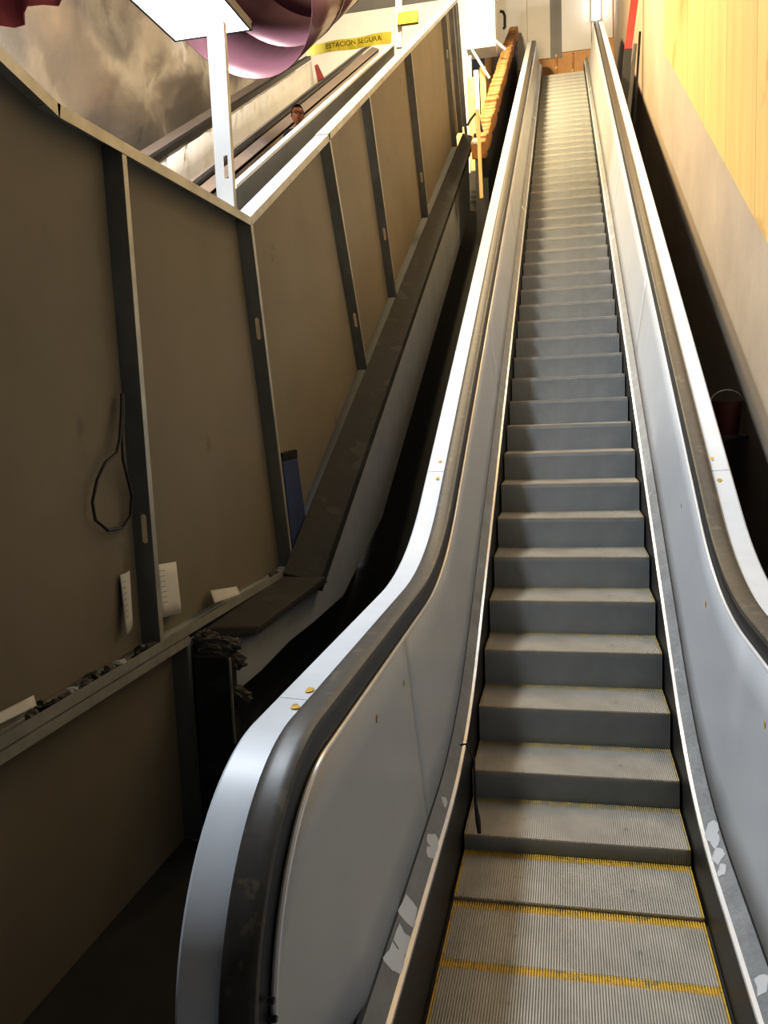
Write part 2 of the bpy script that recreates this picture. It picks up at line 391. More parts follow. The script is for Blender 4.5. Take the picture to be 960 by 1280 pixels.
# ---- balustrades
NW = 57
def bez(p0, p1, p2, n):
    return [((1-t)**2*p0[0]+2*t*(1-t)*p1[0]+t*t*p2[0], (1-t)**2*p0[1]+2*t*(1-t)*p1[1]+t*t*p2[1]) for t in [i/n for i in range(n+1)]]
def fillet(z0, a, b, T, n=14):                 # flat z0 meeting z=a+b*y
    yc = (z0-a)/b; L_ = math.hypot(1, b)
    return bez((yc-T, z0), (yc, z0), (yc+T/L_, z0+T*b/L_), n), yc
def rail_path(zf, a, b, yend, T=.62):
    R, cy = .585, -2.50
    pts = [(cy+.25, zf-2*R+.01)] + [(cy-R*math.sin(t), zf-R-R*math.cos(t)) for t in [math.pi*i/56 for i in range(57)]]
    fl, yc = fillet(zf, a, b, T)
    y = cy+.2
    while y < yc-T-.1: pts.append((y, zf)); y += .3
    pts += fl
    y = fl[-1][0]+.4
    while y < yend-.5: pts.append((y, a+b*y)); y += .5
    ze = a+b*yend
    pts += bez((yend-.5, a+b*(yend-.5)), (yend, ze), (yend+.6, ze), 8) + [(yend+1.1, ze)]
    return pts
def frames(path):
    out = []
    for i, p in enumerate(path):
        q0, q1 = path[max(0, i-1)], path[min(len(path)-1, i+1)]
        ty, tz = q1[0]-q0[0], q1[1]-q0[1]; L_ = math.hypot(ty, tz); out.append((p[0], p[1], ty/L_, tz/L_))
    return out
def sweep(path, x0, sd, prof, closed=True):
    mb = MB(); rows = []
    for y, z, ty, tz in frames(path): rows.append([(x0+sd*u, y-tz*v, z+ty*v) for u, v in prof])
    mb.grid(rows, close=closed)
    if closed: mb.poly(rows[0]); mb.poly(rows[-1])
    return mb
def cut(path, y0, y1):                         # stretch of the path after the newel between two y's
    i0 = NW
    return [p for i, p in enumerate(path) if i >= i0 and y0 <= p[0] <= y1]
def interp(path, y):
    for (a, b) in zip(path, path[1:]):
        if a[0] <= y <= b[0] and b[0] > a[0]: return a[1]+(b[1]-a[1])*(y-a[0])/(b[0]-a[0])
    return path[-1][1]
HRP = [(u*.96, v) for u, v in [(-.030, -.032), (-.044, -.024), (-.048, -.010), (-.044, .000), (-.034, .005), (-.018, .007), (.018, .007), (.034, .005), (.044, .000), (.048, -.010), (.044, -.024), (.030, -.032)]]
def dab(parent, x, y, z, nrm, tx, r, m=M_yellow, name='yellow_mark'):
    nrm = Vector(nrm).normalized(); tx = Vector(tx).normalized(); bx_ = nrm.cross(tx); c = Vector((x, y, z))
    ring = [c + nrm*.0015 + (tx*math.cos(a)*1.2 + bx_*math.sin(a)*.8)*r*(.6+.6*random.random()) for a in [2*math.pi*i/9 for i in range(9)]]
    return MB().hexa(ring, [p + nrm*.0015 for p in ring]).build(name, m, parent)
def balustrade(sd, xh, zf, a, b, yend, skirt_flat, seam_p, seam_d, pin):
    path = rail_path(zf, a, b, yend)
    sweep(path, xh, sd, HRP).build('handrail', M_rubber, esc, smooth=True)
    sweep(path, xh, sd, [(-.048, -.092), (-.040, -.040), (-.036, -.026), (.030, -.028), (.034, -.034), (.034, -.092)]).build('handrail_guide', M_guide, esc)
    # outer white deck, cut at its joints
    js = [-99] + seam_d + [99]
    i0 = 0
    decks = []
    for j in range(len(js)-1):
        seg = [p for i, p in enumerate(path) if (i < NW and j == 0) or (i >= NW and js[j] < p[0] < js[j+1])]
        if j > 0: seg = [(js[j]+.002, interp(path[NW:], js[j]+.002))] + seg
        if js[j+1] < 99: seg = seg + [(js[j+1]-.002, interp(path[NW:], js[j+1]-.002))]
        decks.append((js[j], js[j+1], sweep(seg, xh, sd, [(.040, -.028), (.040, -.020), (.148, -.014), (.156, -.020), (.156, -.075), (.150, -.075), (.150, -.028)]).build('outer_deck', M_deck, esc, smooth=True)))
    # panel top line, bead
    d_in = .088
    inp = [(y+tz*d_in, z-ty*d_in) for y, z, ty, tz in frames(path)]
    xt = xh - sd*.056
    MB().tube([(xt, y, z) for y, z in inp[10:]], .0085, 8).build('bead', M_bead, esc, smooth=True)
    # skirt / inner deck bottom line
    fl, yc = fillet(skirt_flat, .16, S, .7)
    bl = [(-2.72, skirt_flat), (-2.0, skirt_flat), (-1.6, skirt_flat)] + fl + [(y*.5, .16+S*y*.5) for y in range(2, 39) if y*.5 > fl[-1][0]+.2] + [(19.6, .16+S*19.2)]
    sk = MB(); sk.grid([[(sd*.541, y, z-.62), (sd*.541, y, z), (sd*.553, y, z), (sd*.553, y, z-.62)] for y, z in bl], close=True)
    sk.build('skirt', M_skirt, esc)
    mo = MB(); mo.grid([[(sd*.540, y, z), (sd*.540, y, z+.018), (sd*.556, y, z+.024), (sd*.556, y, z)] for y, z in bl], close=True)
    mo.build('skirt_moulding', M_bead, esc)
    xd = .553 + pin
    dk = MB(); dk.grid([[(sd*.553, y, z+.022), (sd*xd, y, z+.085), (sd*xd, y, z+.02), (sd*.556, y, z-.01)] for y, z in bl], close=True)
    dk.build('inner_deck', M_indeck, esc)
    se = MB(); se.grid([[(sd*(xd+.001), y, z+.086), (sd*(xd+.012), y, z+.098), (sd*(xd+.014), y, z+.05)] for y, z in bl])
    se.build('seam_strip', M_guide, esc)
    # inner panels
    xb = xd + .006
    R = .585 - d_in; cy, cz = -2.50, zf-.585
    upper = [(y, z) for y, z in inp[30:]]
    def ztop(y):
        if y < cy: return cz + math.sqrt(max(0, R*R-(y-cy)**2))
        return interp(inp[NW:], y)
    def zbot(y):
        z = interp(bl, max(-2.7, y)) + .094
        if y < cy: z = max(z, cz - math.sqrt(max(0, R*R-(y-cy)**2)))
        return z
    def px(y, z):
        zb_ = zbot(y) if y > cy else interp(bl, max(-2.7, y))+.094
        base = xb + (abs(xt)-xb)*max(0, min(1, (cy+.05-y)/(R*.9)))
        return sd*(base + (abs(xt)-base)*max(0, min(1, (z-zb_)/max(.02, ztop(y)-zb_))))
    edges = [cy-R+.002] + seam_p + [yend+.9]
    panels = []
    for e0_, e1_ in zip(edges, edges[1:]):
        n = max(40 if e0_ < -2.9 else 6, int((e1_-e0_)/.12)); rows = []
        for i in range(n+1):
            y = e0_+.002 + (e1_-e0_-.004)*((i/n)**2 if e0_ < -2.9 else i/n); zt_, zb_ = ztop(y), zbot(y)
            rows.append([(px(y, zb_+(zt_-zb_)*j/5), y, zb_+(zt_-zb_)*j/5) for j in range(6)])
        panels.append((e0_, e1_, MB().grid(rows).build('inner_panel', M_panel, esc, smooth=True, solid=.003)))
    # outer cladding
    xo = xh + sd*.146
    rows = []
    y = cy-.52
    while y < yend+1.0:
        zt_ = (cz+math.sqrt(max(0, .54**2-(y-cy)**2)) if y < cy else interp(path[NW:], y)) - .05
        zb_ = max(FLOOR+.003, S*y-.95) if y > 0 else FLOOR+.003
        rows.append([(xo, y, zb_), (xo, y, zt_), (xo-sd*.01, y, zt_), (xo-sd*.01, y, zb_)]); y += .25
    MB().grid(rows, close=True).build('outer_cladding', M_clad, esc)
    return path, decks, panels, px
pl, dl, pnl, pxl = balustrade(-1, -.735, .872, .995, .5435, 18.9, -.10, [-1.36, 2.9, 6.4, 10., 14.], [-2.30, .62, 5., 10.], .05)
pr, dr, pnr, pxr = balustrade(1, .77, .79, .99, .575, 16.9, -.20, [-2.15, 3.4, 7., 10.5, 14.], [-1.9, .55, 5., 10.], .05)
def on_deck(sd, xh, path, decks, y, u, r):
    z = interp(path[NW:], y); z2 = interp(path[NW:], y+.05); t = Vector((0, .05, z2-z)).normalized(); n = Vector((0, -t.z, t.y))
    p = Vector((xh+sd*u, y, z)) + n*(-.017)
    d = [q for q in decks if q[0] <= y <= q[1]][0][2]
    dab(d, p.x, p.y, p.z, n, t, r)
for y, u, r in ((-2.22, .075, .020), (-2.37, .075, .020), (.72, .085, .016), (.55, .08, .016)): on_deck(-1, -.735, pl, dl, y, u, r)
for y, u, r in ((.66, .07, .015), (.46, .08, .018)): on_deck(1, .77, pr, dr, y, u, r)
def on_panel(sd, pxf, panels, u, v, r):
    x = sd*.66
    for _ in range(8):
        p = at(u, v, x=x); x = pxf(p.y, p.z)
    d = [q for q in panels if q[0] <= p.y <= q[1]][0][2]
    dab(d, x - sd*.002, p.y, p.z, (-sd, 0, .08), (0, 0, 1), r)
for u, v, r in ((470, 898, .014), (504, 853, .012)): on_panel(-1, pxl, pnl, u, v, r)
for u, v, r in ((855, 632, .012), (883, 755, .014), (957, 905, .014)): on_panel(1, pxr, pnr, u, v, r)
for u, v in ((350, 1252), (353, 1275)):
    p = at(u, v, x=-.655); b = MB().tube([(-.668, p.y, p.z), (-.684, p.y, p.z)], .008, 8).build('bolt', M_black, pnl[0][2])
def on_deck_in(sd, pth, y, dz, r, m=M_bead):
    inner = [o for o in esc.children if o.name.startswith('inner_deck')][0 if sd < 0 else 1]
    bl_f = -.10 if sd < 0 else -.20
    f_, _ = fillet(bl_f, .16, S, .7); z = interp([(-2.72, bl_f), (-2., bl_f), (-1.6, bl_f)] + f_, y)
    dab(inner, sd*(.553+.05*dz), y, z+.022+.063*dz, (-sd*.063, 0, .05), (0, 1, .1), r, m, 'bare_plaster')
for y, dz, r in ((-1.05, .45, .05), (-1.12, .5, .035), (-1.22, .45, .045), (-1.32, .4, .03), (-2.0, .5, .04)): on_deck_in(1, pr, y, dz, r)
for y, dz, r in ((-1.45, .35, .05), (-1.52, .3, .03), (-1.95, .5, .06), (-2.1, .4, .05), (-2.2, .5, .06), (-1.1, .4, .03)): on_deck_in(-1, pl, y, dz, r)
# dangling wire by the left skirt
p0 = Vector((-.555, -.62, .02))
wire = MB().tube([p0, p0+Vector((.03, -.03, .02)), p0+Vector((.07, -.05, -.05)), p0+Vector((.075, -.08, -.14)), p0+Vector((.08, -.12, -.24)), p0+Vector((.095, -.16, -.31)), p0+Vector((.105, -.2, -.36))], [.006, .006, .006, .006, .007, .014, .01], 8).build('loose_wire', M_black, None, smooth=True)
tag(wire, 'loose black wire hanging over the left skirt onto the step', 'wire')

# ================================================================= LAMPS
def area(name, loc, direction, sx, sy, power, col, parent):
    ld = bpy.data.lights.new(name, 'AREA'); ld.shape = 'RECTANGLE'; ld.size = sx; ld.size_y = sy; ld.energy = power; ld.color = col
    o = bpy.data.objects.new(name, ld); C.objects.link(o); o.location = loc
    o.rotation_euler = Vector(direction).to_track_quat('-Z', 'Y').to_euler(); o.parent = parent
    return o
# troffer above the partition (seen in the photograph)
tr = thing('ceiling_light', 'bright square white light panel hanging above the partition', 'lamp')
x0, x1, y0, y1, zl = -3.03, -2.37, .70, 1.90, 4.70
MB().box((x0+.02, y0+.02, zl+.004), (x1-.02, y1-.02, zl+.02)).build('diffuser', M_troffer, tr)
fm = MB(); fm.box((x0, y0, zl), (x0+.02, y1, zl+.06)); fm.box((x1-.02, y0, zl), (x1, y1, zl+.06)); fm.box((x0, y1-.02, zl), (x1, y1, zl+.06)); fm.box((x0, y0, zl), (x1, y0+.02, zl+.06)); fm.box((x0, y0, zl+.06), (x1, y1, zl+.07))
fm.build('frame', M_guide, tr)
for x in (x0+.2, x1-.2): MB().tube([(x, 1.3, zl+.07), (x, 1.3, zl+2.2)], .006, 6).build('hanger', M_guide, tr)
area('ceiling_light_beam', ((x0+x1)/2, (y0+y1)/2, zl-.005), (0, 0, -1), .6, 1.1, P_COOL, COOL, tr)
rebase(tr, (-2.7, 1.3, zl))
def flood(label, loc, aim, size, power, col):
    t = thing('work_or_added_light', label, 'lamp', group=None)
    loc = Vector(loc); d = (Vector(aim)-loc).normalized(); u_ = Vector((0, 1, 0)); sdv = d.cross(u_).normalized(); u_ = sdv.cross(d)
    q = lambda k, w: [loc + d*k + sdv*w*a + u_*w*b_ for a, b_ in ((-1, -1), (1, -1), (1, 1), (-1, 1))]
    MB().hexa(q(-.14, size*.25), q(-.02, size*.52)).build('housing', M_guide, t)
    MB().hexa(q(-.018, size*.48), q(-.010, size*.48)).build('lens', M_white, t)
    MB().tube([loc-d*.12, loc-d*.12+Vector((0, 0, 1.6))], .012, 8).build('hanger', M_guide, t)
    area('work_or_added_beam', loc, d, size, size, power, col, t)
    return t
flood('added out-of-view square light hanging over the foot of the partition', (-2.55, -.7, 6.0), (.2, -1.2, -.4), .35, P_NEAR, COOL)  # extra lamp added out of view to narrow the shadow on the lower steps
flood('warm work light hanging over the partition corner', (-2.3, 4.0, S*4.0+5.2), (.5, 7.8, S*7.8), .40, P_WARM, WARM)
flood('warm work light hanging high over the middle of the partition', (-2.15, 8.3, S*8.3+5.2), (.4, 11.3, S*11.3), .40, P_WARM2, WARM)
flood('warm work light hanging high over the upper partition', (-2.3, 11.5, S*11.5+5.2), (.2, 15.5, S*15.5), .40, P_WARM3, WARM)
flood('white work light high above the neighbouring escalator', (-5.6, 2.0, 8.2), (-5.9, 6.5, 5.), .5, P_FAR, (1, .95, .86))
flood('added cool fill light high on the right wall above the plywood', (1.22, 2.4, 6.0), (-1.7, 3.2, 1.9), .5, P_SIDE, COOL)  # unseen fill, added to lift the left plaster wall and partition
flood('added warm fill light high on the right wall near the top', (1.22, 8.2, 9.8), (-1.9, 8.0, 6.0), .5, P_SIDE2, WARM)  # unseen fill, added to warm the upper gypsum boards
# fluorescent tube on the end wall
tl = thing('fluorescent_lamp', 'lit fluorescent tube upright on the end wall above the right handrail', 'lamp')
xq = at(745, 10, y=YB-.15)
MB().tube([(xq.x, YB-.16, xq.z-.25), (xq.x, YB-.16, xq.z+1.3)], .085, 12).build('tube', M_tube, tl)
MB().box((xq.x-.12, YB-.12, xq.z-.3), (xq.x+.12, YB-.052, xq.z+1.35)).build('batten', M_white, tl)

# ================================================================= SMALL THINGS BY THE PARTITION
# metal stud rising above the top track
pst = thing('metal_post', 'bright white slotted metal post rising above the partition corner', 'post')
a0 = at(262, 50, x=-1.99); a1 = at(275, 240, x=-1.99)
pw_, yy = .105, a1.y
zb0, zt0 = ZT+.006, a0.z+.10
mb = MB()
xa, xb_ = -2.012, -2.012+pw_
sl0, sl1 = zb0+.17, zb0+.30
mb.box((xa, yy, zb0), (xb_, yy+.002, sl0)); mb.box((xa, yy, sl1), (xb_, yy+.002, zt0)); mb.box((xa, yy, sl0), (xa+.056, yy+.002, sl1)); mb.box((xa+.082, yy, sl0), (xb_, yy+.002, sl1))
mb.build('web', M_white, pst); MB().box((xb_, yy, zb0), (xb_+.002, yy+.036, zt0)).build('flange', M_rail, pst)
MB().box((xa, yy+.002, zb0), (xa+.002, yy+.036, zt0)).build('flange', M_rail, pst)
rebase(pst, (-1.96, yy, zb0))

# strap loop hanging on the first stud
lp = [at(u, v, x=-1.955) for u, v in [(152, 492), (150, 520), (147, 548), (143, 566), (130, 578), (121, 600), (117, 628), (122, 650), (138, 663), (155, 660), (164, 645), (164, 620), (157, 596), (151, 575), (150, 545), (153, 515), (154, 494)]]
for i, p in enumerate(lp): p.x += .012*math.sin(i*.6)
tag(MB().tube(lp, .0075, 7).build('cable_loop', M_black, None, smooth=True), 'black cable loop hanging beside the first tall stud', 'cable')
# papers
def sheet(name, label, c, bendx=.0, m=M_paper, n=6, lines=True):
    c = [Vector(p) for p in c]; rows = []
    for i in range(n+1):
        t = i/n; a = c[0].lerp(c[1], t); b = c[3].lerp(c[2], t); rows.append([a.lerp(b, j/4) + Vector((bendx*math.sin(math.pi*t), 0, 0)) for j in range(5)])
    o = MB().grid(rows).build(name, m, None, smooth=True, solid=.0012)
    tag(o, label, 'paper')
    if lines:
        mb = MB()
        for k in range(7):
            t = .12+.10*k; L0 = c[0].lerp(c[3], t); L1 = c[1].lerp(c[2], t); u0, u1 = .08, .34
            p, q = L0.lerp(L1, u0), L0.lerp(L1, u1); dz = (c[3]-c[0])*.016; o_ = Vector((.0012+bendx, 0, 0))
            mb.poly([p+o_, q+o_, q+o_+dz, p+o_+dz])
        mb.build('printed_lines', M_ink, o, solid=.0004)
    return o
A = lambda u, v, x: at(u, v, x=x)
sheet('paper_sheet', 'white printed sheet standing right of the first tall stud', [A(196, 706, -1.972), A(220, 702, -1.972), A(227, 766, -1.945), A(203, 772, -1.945)])
sheet('paper_sheet', 'narrow curled paper strip standing left of the first tall stud', [A(150, 719, -1.976), A(162, 713, -1.976), A(166, 780, -1.95), A(158, 794, -1.95)], .006)
sheet('paper_sheet', 'small curled white card lying on the bottom track near the corner', [A(263, 738, -1.955), A(296, 733, -1.955), A(300, 743, -1.90), A(268, 754, -1.90)], 0, lines=False)
sheet('paper_sheet', 'pale cardboard strip at the near end of the bottom track', [A(-30, 905, -1.935), A(42, 869, -1.935), A(46, 882, -1.905), A(-30, 920, -1.905)], 0, lines=False)
# blue board leaning in the corner
c = [A(353, 572, -1.955), A(371, 567, -1.955), A(383, 655, -1.90), A(367, 694, -1.90)]
q0 = [Vector(p) for p in c]; bl_ = MB().hexa(q0, [p+Vector((-.03, .01, 0)) for p in q0]).build('blue_board', M_blue)
tag(bl_, 'dark blue board leaning against the corner stud', 'board')
tpb = MB().hexa([q0[0]+Vector((.004,0,-.03)), q0[1]+Vector((.004,0,-.03)), q0[1]+Vector((.004,0,.03)), q0[0]+Vector((.004,0,.03))], [q0[0]+Vector((-.036,.01,-.03)), q0[1]+Vector((-.036,.01,-.03)), q0[1]+Vector((-.036,.01,.03)), q0[0]+Vector((-.036,.01,.03))]).build('black_edge', M_black, bl_)
# scraps lying in the bottom track
for i in range(15):
    y = -2.05 + i*.068 + .02*random.random()
    bmv = bmesh.new(); bmesh.ops.create_icosphere(bmv, subdivisions=2, radius=.026+.016*random.random())
    for v in bmv.verts: v.co *= .55+.7*random.random()
    for v in bmv.verts: v.co.z *= .7
    zmin = min(v.co.z for v in bmv.verts)
    me = bpy.data.meshes.new('crumpled_scrap'); bmv.to_mesh(me); bmv.free(); me.materials.append([M_rub, M_black, M_dark, M_rub, M_plaster][i % 5])
    o = bpy.data.objects.new('crumpled_scrap', me); C.objects.link(o); o.location = (-1.945+.012*math.sin(i*3), y, ZBk-.03-zmin)
    tag(o, '%s crumpled scrap in the bottom track, %s from the first tall stud' % (['grey', 'black', 'dark', 'grey', 'pale'][i % 5], ['fifteenth', 'fourteenth', 'thirteenth', 'twelfth', 'eleventh', 'tenth', 'ninth', 'eighth', 'seventh', 'sixth', 'fifth', 'fourth', 'third', 'second', 'first'][i]), 'scrap', 'scraps in the bottom track')
for i, (u, v) in enumerate([(345, 708), (352, 706)]):
    bmv = bmesh.new(); bmesh.ops.create_icosphere(bmv, subdivisions=2, radius=.022)
    for vv in bmv.verts: vv.co *= .55+.7*random.random()
    zmin = min(vv.co.z for vv in bmv.verts)
    me = bpy.data.meshes.new('crumpled_scrap'); bmv.to_mesh(me); bmv.free(); me.materials.append(M_rub)
    o = bpy.data.objects.new('crumpled_scrap', me); C.objects.link(o); o.location = (-1.945, .52+.1*i, ZBk-.03-zmin)
    tag(o, ['small grey scrap near the foot of the corner stud, left of two', 'small grey scrap right at the foot of the corner stud, right of two'][i], 'scrap', 'scraps by the corner stud')

# ================================================================= RIGHT GAP AND TOP RIGHT
p = at(908, 522, x=1.265)
bk_ = thing('bucket', 'dim dark red bucket in the gap beside the right wall', 'bucket')
bz = S*p.y - 1.2 if False else p.z-.14
prof = [(.0, 0), (.095, 0), (.12, .26), (.128, .262), (.128, .275), (.116, .275), (.092, .012), (0, .012)]
rows = [[(p.x+r_*math.cos(t), p.y+r_*math.sin(t), bz+z_) for r_, z_ in prof] for t in [2*math.pi*i/20 for i in range(21)]]
MB().grid(rows).build('body', mat('dim_red_plastic', (84, 34, 28), .6), bk_, smooth=True)
MB().tube([(p.x+.125*math.cos(t), p.y, bz+.265+.1*math.sin(t)) for t in [math.pi*i/10 for i in range(11)]], .004, 6).build('handle', M_rail, bk_)
rebase(bk_, (p.x, p.y, bz))
sh_ = MB().box((1.12, p.y-.2, bz-.03), (XR-.003, p.y+.75, bz-.002)).build('shelf_board', M_dark)
tag(sh_, 'dark board bridging the gap under the red bucket', 'board')
q = at(888, 487, x=1.12)
sheet('paper_sheet', 'grey crumpled scrap of sheet lying behind the red bucket', [(1.0, p.y+.2, bz+.0), (1.16, p.y+.25, bz+.06), (1.18, p.y+.6, bz+.02), (.98, p.y+.55, bz+.05)], .03, lines=False)

YP = 11.6
rp_ = thing('leaning_pole', 'leaning steel pole painted red above and black below', 'pole')
a, b, c_ = at(797, -30, y=YP), at(785, 62, y=YP), at(777, 150, y=YP)
MB().bar(a, b, .13, .10, (0, 1, 0)).build('red_section', M_red, rp_); MB().bar(b, c_, .14, .11, (0, 1, 0)).build('black_section', M_black, rp_)
rebase(rp_, c_)
for (u0, v0, u1, v1, w, m_, lb) in [(794, 55, 781, 190, .07, M_hoard, 'grey steel bar leaning beside the red pole'), (800, 40, 789, 215, .04, M_dark, 'thin dark bar leaning against the right wall')]:
    o = MB().bar(at(u0, v0, y=YP+.25), at(u1, v1, y=YP+.2), w, .05, (0, 1, 0)).build('leaning_bar', m_); tag(o, lb, 'bar')

# ================================================================= UPPER LEFT, BEYOND THE PARTITION
# brick kerb climbing to the top landing
kb = thing('brick_kerb', 'rough orange brick kerb climbing beside the left balustrade', 'kerb')
bm_box = MB().box((-.115, -.125, -.26), (.115, .125, 0))
bo = bm_box.build('brick', M_brick, kb, bevel=.02)
kk = 0; y = 9.1
while y < 20.2:
    o = bo if kk == 0 else bo.copy()
    if kk: C.objects.link(o); o.parent = kb
    o.location = (-1.33+.02*random.random(), y, S*y+.85+.045*random.random()+.018*(y-8)); o.rotation_euler = (math.atan(S)+.05*random.uniform(-1, 1), .04*random.uniform(-1, 1), .06*random.uniform(-1, 1))
    y += .245; kk += 1
MB().hexa([(-1.43, 9.6, S*9.6-.9), (-1.22, 9.6, S*9.6-.9), (-1.22, 9.6, S*9.6+.5), (-1.43, 9.6, S*9.6+.5)], [(-1.43, 20.2, S*20.2-.9), (-1.22, 20.2, S*20.2-.9), (-1.22, 20.2, S*20.2+.7), (-1.43, 20.2, S*20.2+.7)]).build('base_wall', M_clad, kb)
# upright board and black hose near the kerb end, small bulb
pb = [at(597, 137, y=8.0), at(602, 248, y=8.0)]
tag(MB().bar(pb[0], pb[1], .05, .03, (0, 1, 0)).build('upright_board', M_wood), 'thin upright board at the near end of the brick kerb', 'board')
hs = [at(u, v, y=8.3) for u, v in [(584, 157), (588, 150), (594, 142), (598, 145), (600, 155), (603, 165)]]
tag(MB().tube(hs, .02, 8).build('hose', M_black, None, smooth=True), 'black hose arching over the near end of the brick kerb', 'hose')
hb = at(594, 177, y=8.2)
bu = thing('light_bulb', 'small white bulb hanging by the thin upright board', 'bulb')
bmv = bmesh.new(); bmesh.ops.create_uvsphere(bmv, u_segments=14, v_segments=10, radius=.05); me = bpy.data.meshes.new('globe'); bmv.to_mesh(me); bmv.free(); me.materials.append(M_white)
o = bpy.data.objects.new('globe', me); C.objects.link(o); o.location = hb; o.parent = bu
MB().tube([hb+Vector((0,0,.045)), hb+Vector((0,0,.11))], .02, 8).build('socket', M_black, bu)
# planks
for i, (u, w, zt_, m_) in enumerate([(573, .16, 105, M_wood), (580, .12, 92, M_white), (588, .15, 97, M_wood), (595, .11, 88, M_white), (603, .13, 84, M_wood)]):
    t_ = at(u, zt_, y=15.0+.12*i); b_ = at(u+6, 245, y=14.6+.12*i)
    o = MB().bar(t_, b_, w, .025, (0, 1, 0)).build('timber_plank', m_)
    tag(o, ['pale plank nearest the partition end in the upright row', 'white plank second from the partition end', 'pale plank in the middle of the upright row', 'white plank fourth from the partition end', 'pale plank nearest the brick kerb in the upright row'][i], 'plank', 'upright planks behind the brick kerb')
cb = thing('white_cabinet', 'white cabinet standing high behind the brick kerb', 'cabinet')
a, b = at(583, 62, y=15.9), at(624, -40, y=15.9)
b.x = min(b.x, -1.52)
MB().box((a.x, 15.9, a.z), (b.x, 16.5, b.z)).build('body', M_white, cb)
zz = at(600, 23, y=15.9).z
MB().box((a.x+.02, 15.885, a.z+.05), (b.x-.02, 15.898, zz-.012)).build('door', M_white, cb); MB().box((a.x+.02, 15.885, zz+.012), (b.x-.02, 15.898, b.z-.05)).build('door', M_white, cb)
for i, (u0, v0, u1, v1) in enumerate([(590, 62, 612, 98), (612, 45, 632, 62), (588, 70, 585, 88)]):
    o = MB().tube([at(u0, v0, y=15.2), at(u1, v1, y=15.2)], .03, 8).build('scaffold_rod', M_white)
    tag(o, ['long slanting white rod below the white cabinet', 'slanting white rod right of the white cabinet', 'short steep white rod under the white cabinet'][i], 'rod', 'rods by the white cabinet')
pe = [at(u, v, y=17.2) for u, v in [(625, 14), (629, 15), (631, 20), (631, 34), (629, 36)]]
tag(MB().tube(pe, .035, 10).build('pipe_elbow', M_black, None, smooth=True), 'black bent pipe above the head of the brick kerb', 'pipe')

# neighbouring escalator
e2 = thing('neighbouring_escalator', 'second escalator with brown-grey balustrade beyond the partition', 'escalator')
def strip(xa, ha, xb, hb_, y0, y1, th=.05):
    return MB().hexa([(xa, y0, S*y0+ha), (xb, y0, S*y0+hb_), (xb, y0, S*y0+hb_-th), (xa, y0, S*y0+ha-th)], [(xa, y1, S*y1+ha), (xb, y1, S*y1+hb_), (xb, y1, S*y1+hb_-th), (xa, y1, S*y1+ha-th)])
Y0, Y1 = .6, 15.5
strip(-4.36, 1.66, -4.20, 1.60, Y0, Y1).build('near_deck', M_esc2, e2)
strip(-4.46, 1.72, -4.37, 1.72, Y0, Y1, .04).build('handrail', M_guide, e2)
strip(-4.62, 1.66, -4.47, 1.68, Y0, Y1).build('near_deck', M_esc2, e2)
strip(-4.22, 1.59, -4.20, 1.59, Y0, Y1, 1.9).build('outer_cladding', M_esc2, e2)
strip(-4.62, 1.60, -4.60, 1.60, Y0, Y1, 1.6).build('near_panel', M_esc2, e2)
rows = []
for i in range(60):
    y = Y0+(Y1-Y0)*i/59
    rows.append([(-5.82 - .05*j/4 + .02*math.sin(i*1.9+j) + .02*random.random(), y, S*y + .10 + 1.42*j/4) for j in range(5)])
MB().grid(rows).build('far_panel', M_crump, e2, smooth=True, solid=.01)
strip(-5.98, 1.66, -5.86, 1.66, Y0, Y1, .10).build('handrail', M_guide, e2)
strip(-6.4, 1.62, -5.99, 1.58, Y0, Y1, .06).build('far_deck', M_esc2, e2)
for k in range(2, 36):
    y = .4*k+.2
    if k == 2: st0 = MB().box((-5.78, 0, -.22), (-4.64, .41, 0)).build('step', M_riser, e2); st0.location = (0, y, S*y+.02); continue
    o = st0.copy(); C.objects.link(o); o.parent = e2; o.location = (0, y, S*y+.02)
rebase(e2, (-5, Y0, 0))
# hoarding board behind the partition
hz_ = thing('hoarding', 'dark grey hoarding board just behind the partition top', 'board')
strip(-2.62, 2.49, -2.60, 2.49, 1.9, 9.0, 2.0).build('board', M_hoard, hz_); strip(-2.64, 2.52, -2.58, 2.52, 1.9, 9.0, .03).build('edge_cap', M_white, hz_)
# walkway the worker stands on
tag(strip(-4.1, .30, -2.7, .30, 1.0, 14, .10).build('walkway', M_floor), 'sloping walkway between the hoarding and the neighbouring escalator', 'walkway', kind='structure')

# ---- duct, tape, yellow post, red cloth, pink board
du = thing('round_duct', 'big round mauve duct hanging under the ceiling beyond the partition', 'duct')
cA = at(287, -18, y=5.2); cB = at(415, -120, y=7.2)
ax = (cB-cA).normalized(); sdv = ax.orthogonal().normalized(); s2 = ax.cross(sdv); Rd = 1.07
ring = lambda c, r: [c + (sdv*math.cos(t)+s2*math.sin(t))*r for t in [2*math.pi*i/48 for i in range(48)]]
for k in range(3):
    p_, q_ = cA.lerp(cB, k/3+.004), cA.lerp(cB, (k+1)/3-.004)
    MB().grid([ring(p_, Rd), ring(q_, Rd)], close=True).build('duct_section', M_mauve, du, smooth=True, solid=.012)
    if k: MB().grid([ring(p_-ax*.03, Rd+.012), ring(p_+ax*.02, Rd+.012)], close=True).build('seam_band', M_mauve, du, smooth=True, solid=.008)
rebase(du, cA)
tp = thing('warning_tape', 'yellow warning tape with black lettering stretched beyond the partition', 'tape')
yt_ = 9.0
c0, c1, c2, c3 = at(383, 57, y=yt_), at(489, 39, y=yt_), at(489, 54, y=yt_), at(383, 70, y=yt_)
rows = [[c0.lerp(c1, i/10)+Vector((0, .02*math.sin(i*1.3), 0)), c3.lerp(c2, i/10)+Vector((0, .02*math.sin(i*1.3+.6), 0))] for i in range(11)]
MB().grid(rows).build('tape_band', M_tape, tp, solid=.004)
